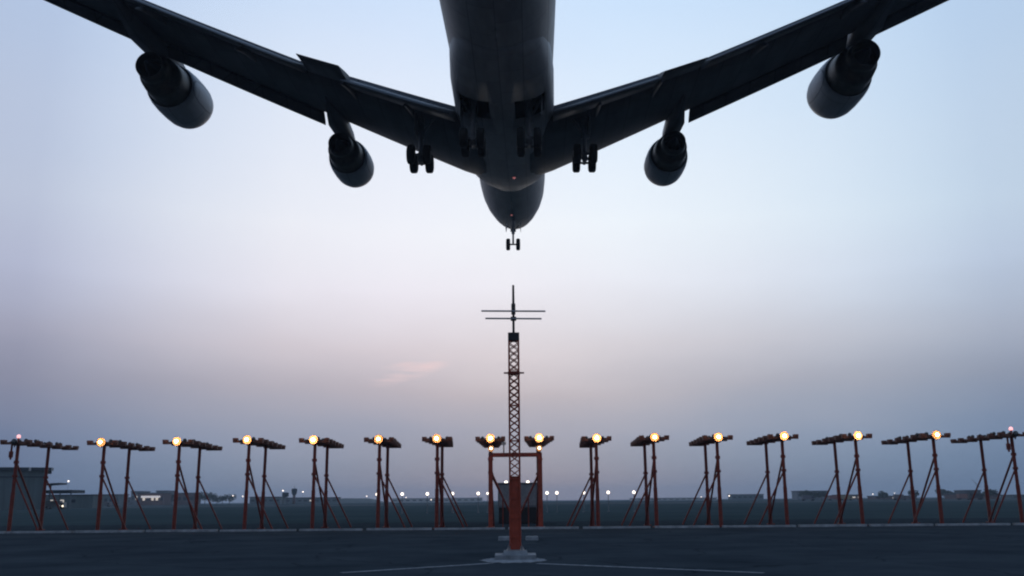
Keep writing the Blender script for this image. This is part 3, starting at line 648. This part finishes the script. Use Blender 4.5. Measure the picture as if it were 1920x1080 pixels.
# water tank and slim tower
t_ = thing('water_tank', 'dark water tank on legs between the fourth and fifth stands', 'tank', (px(545, 520), 520, 0))
z1 = Zat(545, 924, 520); z0 = Zat(545, 932, 520)
b = MB(); b.lathe([(z0, .3), (z0 + .3, 1.8), (z1 - .3, 1.8), (z1, 1.2)], (0, 0, 0), 'Z', 16); b.build('tank', 'dkroof', t_)
for q in range(4): b = MB(); b.tube((1.5 * math.cos(q * PI / 2 + .7), 1.5 * math.sin(q * PI / 2 + .7), 0), (1.2 * math.cos(q * PI / 2 + .7), 1.2 * math.sin(q * PI / 2 + .7), z0 + .3), .14); b.build('leg', 'dkroof', t_)
t_ = thing('control_tower', 'slim brown tower with a wider head left of the fifth stand', 'tower', (px(561, 620), 620, 0))
z1 = Zat(561, 917, 620); b = MB(); b.lathe([(0, 1.0), (z1 - 4.2, .85)], (0, 0, 0), 'Z', 12); b.build('shaft', 'brown', t_)
b = MB(); b.lathe([(z1 - 4.3, .9), (z1 - 3, 1.7), (z1 - 1, 1.9), (z1 - .8, 2.0), (z1, 1.5)], (0, 0, 0), 'Z', 12); b.build('cabin', 'dkroof', t_); b = MB(); b.tube((0, 0, z1), (0, 0, z1 + 2), .1); b.build('antenna', 'black', t_)
# hill
b = MB(); rs = []
for k in range(13):
    u = k / 12; hgt = 5.6 * (math.sin(PI * u) ** .7) * (1 + .12 * math.sin(9 * u)); rs.append([Vector((-30 + 60 * u, 40 * v, -.2 + max(hgt, .05) * math.cos(v * PI / 2) ** .8 if abs(v) < 1 else -.2)) for v in (-1, -.8, -.5, -.2, 0, .2, .5, .8, 1)])
b.loft(rs, closed=False, cap=(False, False)); hl = b.build('hill', mat('hill_scrub', (.045, .06, .055), .95, noise=.4, nscale=.1), None, (px(672, 1000), 1000, 0)); tag(hl, kind='structure')

def tree(x, Y, H, w_, label, group):
    t_ = thing('tree', label, 'tree', (px(x, Y), Y, 0), 0, group)
    b = MB(); b.tube((0, 0, 0), (.1, 0, H * .45), .28, .16, 8); b.tube((.1, 0, H * .4), (w_ * .25, .2, H * .7), .12, .05, 6); b.tube((.1, 0, H * .38), (-w_ * .25, -.2, H * .68), .12, .05, 6); b.build('trunk', 'bark', t_)
    b = MB(); cl_ = [(random.gauss(0, w_ * .26), random.gauss(0, w_ * .2), H * random.uniform(.5, .9), random.uniform(.22, .4) * w_) for _ in range(11)]
    for cx, cy, cz, cr_ in cl_:
        for _ in range(46):
            d_ = Vector((random.gauss(0, 1), random.gauss(0, 1), random.gauss(0, 1))).normalized() * cr_ * random.uniform(.6, 1.05); p = Vector((cx, cy, cz)) + Vector((d_.x, d_.y, d_.z * .75))
            e1 = Vector((random.gauss(0, 1), random.gauss(0, 1), random.gauss(0, 1))).normalized() * .42; e2 = e1.cross(Vector((random.random(), random.random(), random.random()))).normalized() * .34
            b.add([p - e1, p + e2, p + e1, p - e2], [(0, 1, 2, 3)])
    b.build('crown', 'leaf', t_); return t_
M['bark'] = mat('bark', (.06, .045, .035), .9); M['leaf'] = mat('leaves', (.035, .055, .035), .7, noise=.5, nscale=.6)
TR = [(389, 640, 7.6, 6.5, 'bushy far tree just right of the brownish block'), (398, 660, 8.4, 7, 'tallest of the bushy far trees right of the third stand'), (409, 640, 7.2, 7, 'round far tree in the middle of the dark clump'), (430, 650, 6.4, 4.6, 'narrow far tree standing apart in the gap left of the fourth stand'),
      (443, 640, 6.4, 5.5, 'small far tree just left of the fourth stand'), (420, 700, 5.2, 6, 'low far tree behind the gap in the dark clump'), (1497, 560, 5.0, 5, 'low far bush left in front of the long grey building'), (1512, 560, 4.6, 4.5, 'low far bush in the middle front of the long grey building'),
      (1526, 560, 4.4, 4.5, 'low far bush right in front of the long grey building'), (1640, 540, 4.2, 4.5, 'low far bush at the left end of the long brown building'), (1694, 540, 4.8, 4.5, 'dark far bush at the left of the last lit stand on the right'),
      (1745, 600, 5.6, 7, 'far tree between the posts of the last lit stand'), (1762, 600, 5.0, 6, 'far tree right of the last lit stand'), (1832, 480, 4.4, 5, 'dark far bush at the right end of the reddish-brown building'), (338, 640, 6.8, 4.5, 'far tree right beside the third stand posts')]
for a in TR: tree(*a[:4], a[4], 'far trees on the horizon')
for i, (x, Y, col, lb) in enumerate([(1548, 470, (.2, .08, .07), 'reddish parked truck left of the second lit stand from right'), (1570, 470, (.25, .2, .1), 'yellowish parked truck between the posts of the second lit stand from right'), (1500, 430, (.1, .1, .12), 'dark parked truck before the long grey building'),
        (1668, 430, (.12, .1, .1), 'dark parked truck before the long brown building'), (1806, 380, (.02, .02, .025), 'black parked truck before the reddish-brown building'), (1785, 400, (.24, .12, .1), 'pinkish parked truck before the reddish-brown building')]):
    truck(x, Y, lb, False, col, 6.0, 'parked trucks on the far right apron', 2.6)
t_ = thing('crane', 'thin slanting crane over the reddish-brown building at right', 'crane', (px(1806, 560), 556, 0))
b = MB(); b.tube((0, 0, 0), (0, 0, 7.5), .25, .18, 8); b.build('tower', 'brown', t_); b = MB(); b.tube((1.5, 0, 6.6), (-2.6, 0, 11.2), .16, .08, 6); b.tube((0, 0, 7.4), (-1.4, 0, 9.9), .05, n=6); b.build('jib', 'brown', t_)

# ------------------------------------------------------------------ evening haze
hm = bpy.data.materials.new('evening_haze'); hm.use_nodes = True; t = hm.node_tree; t.nodes.clear()
pv = t.nodes.new('ShaderNodeVolumePrincipled'); pv.inputs['Color'].default_value = (.72, .84, .97, 1); pv.inputs['Density'].default_value = .00028; pv.inputs['Anisotropy'].default_value = .2
oo = t.nodes.new('ShaderNodeOutputMaterial'); t.links.new(pv.outputs[0], oo.inputs['Volume'])
b = MB(); b.box((0, 0, 24), (8100, 8100, 50)); hb = b.build('haze', hm); tag(hb, kind='stuff')
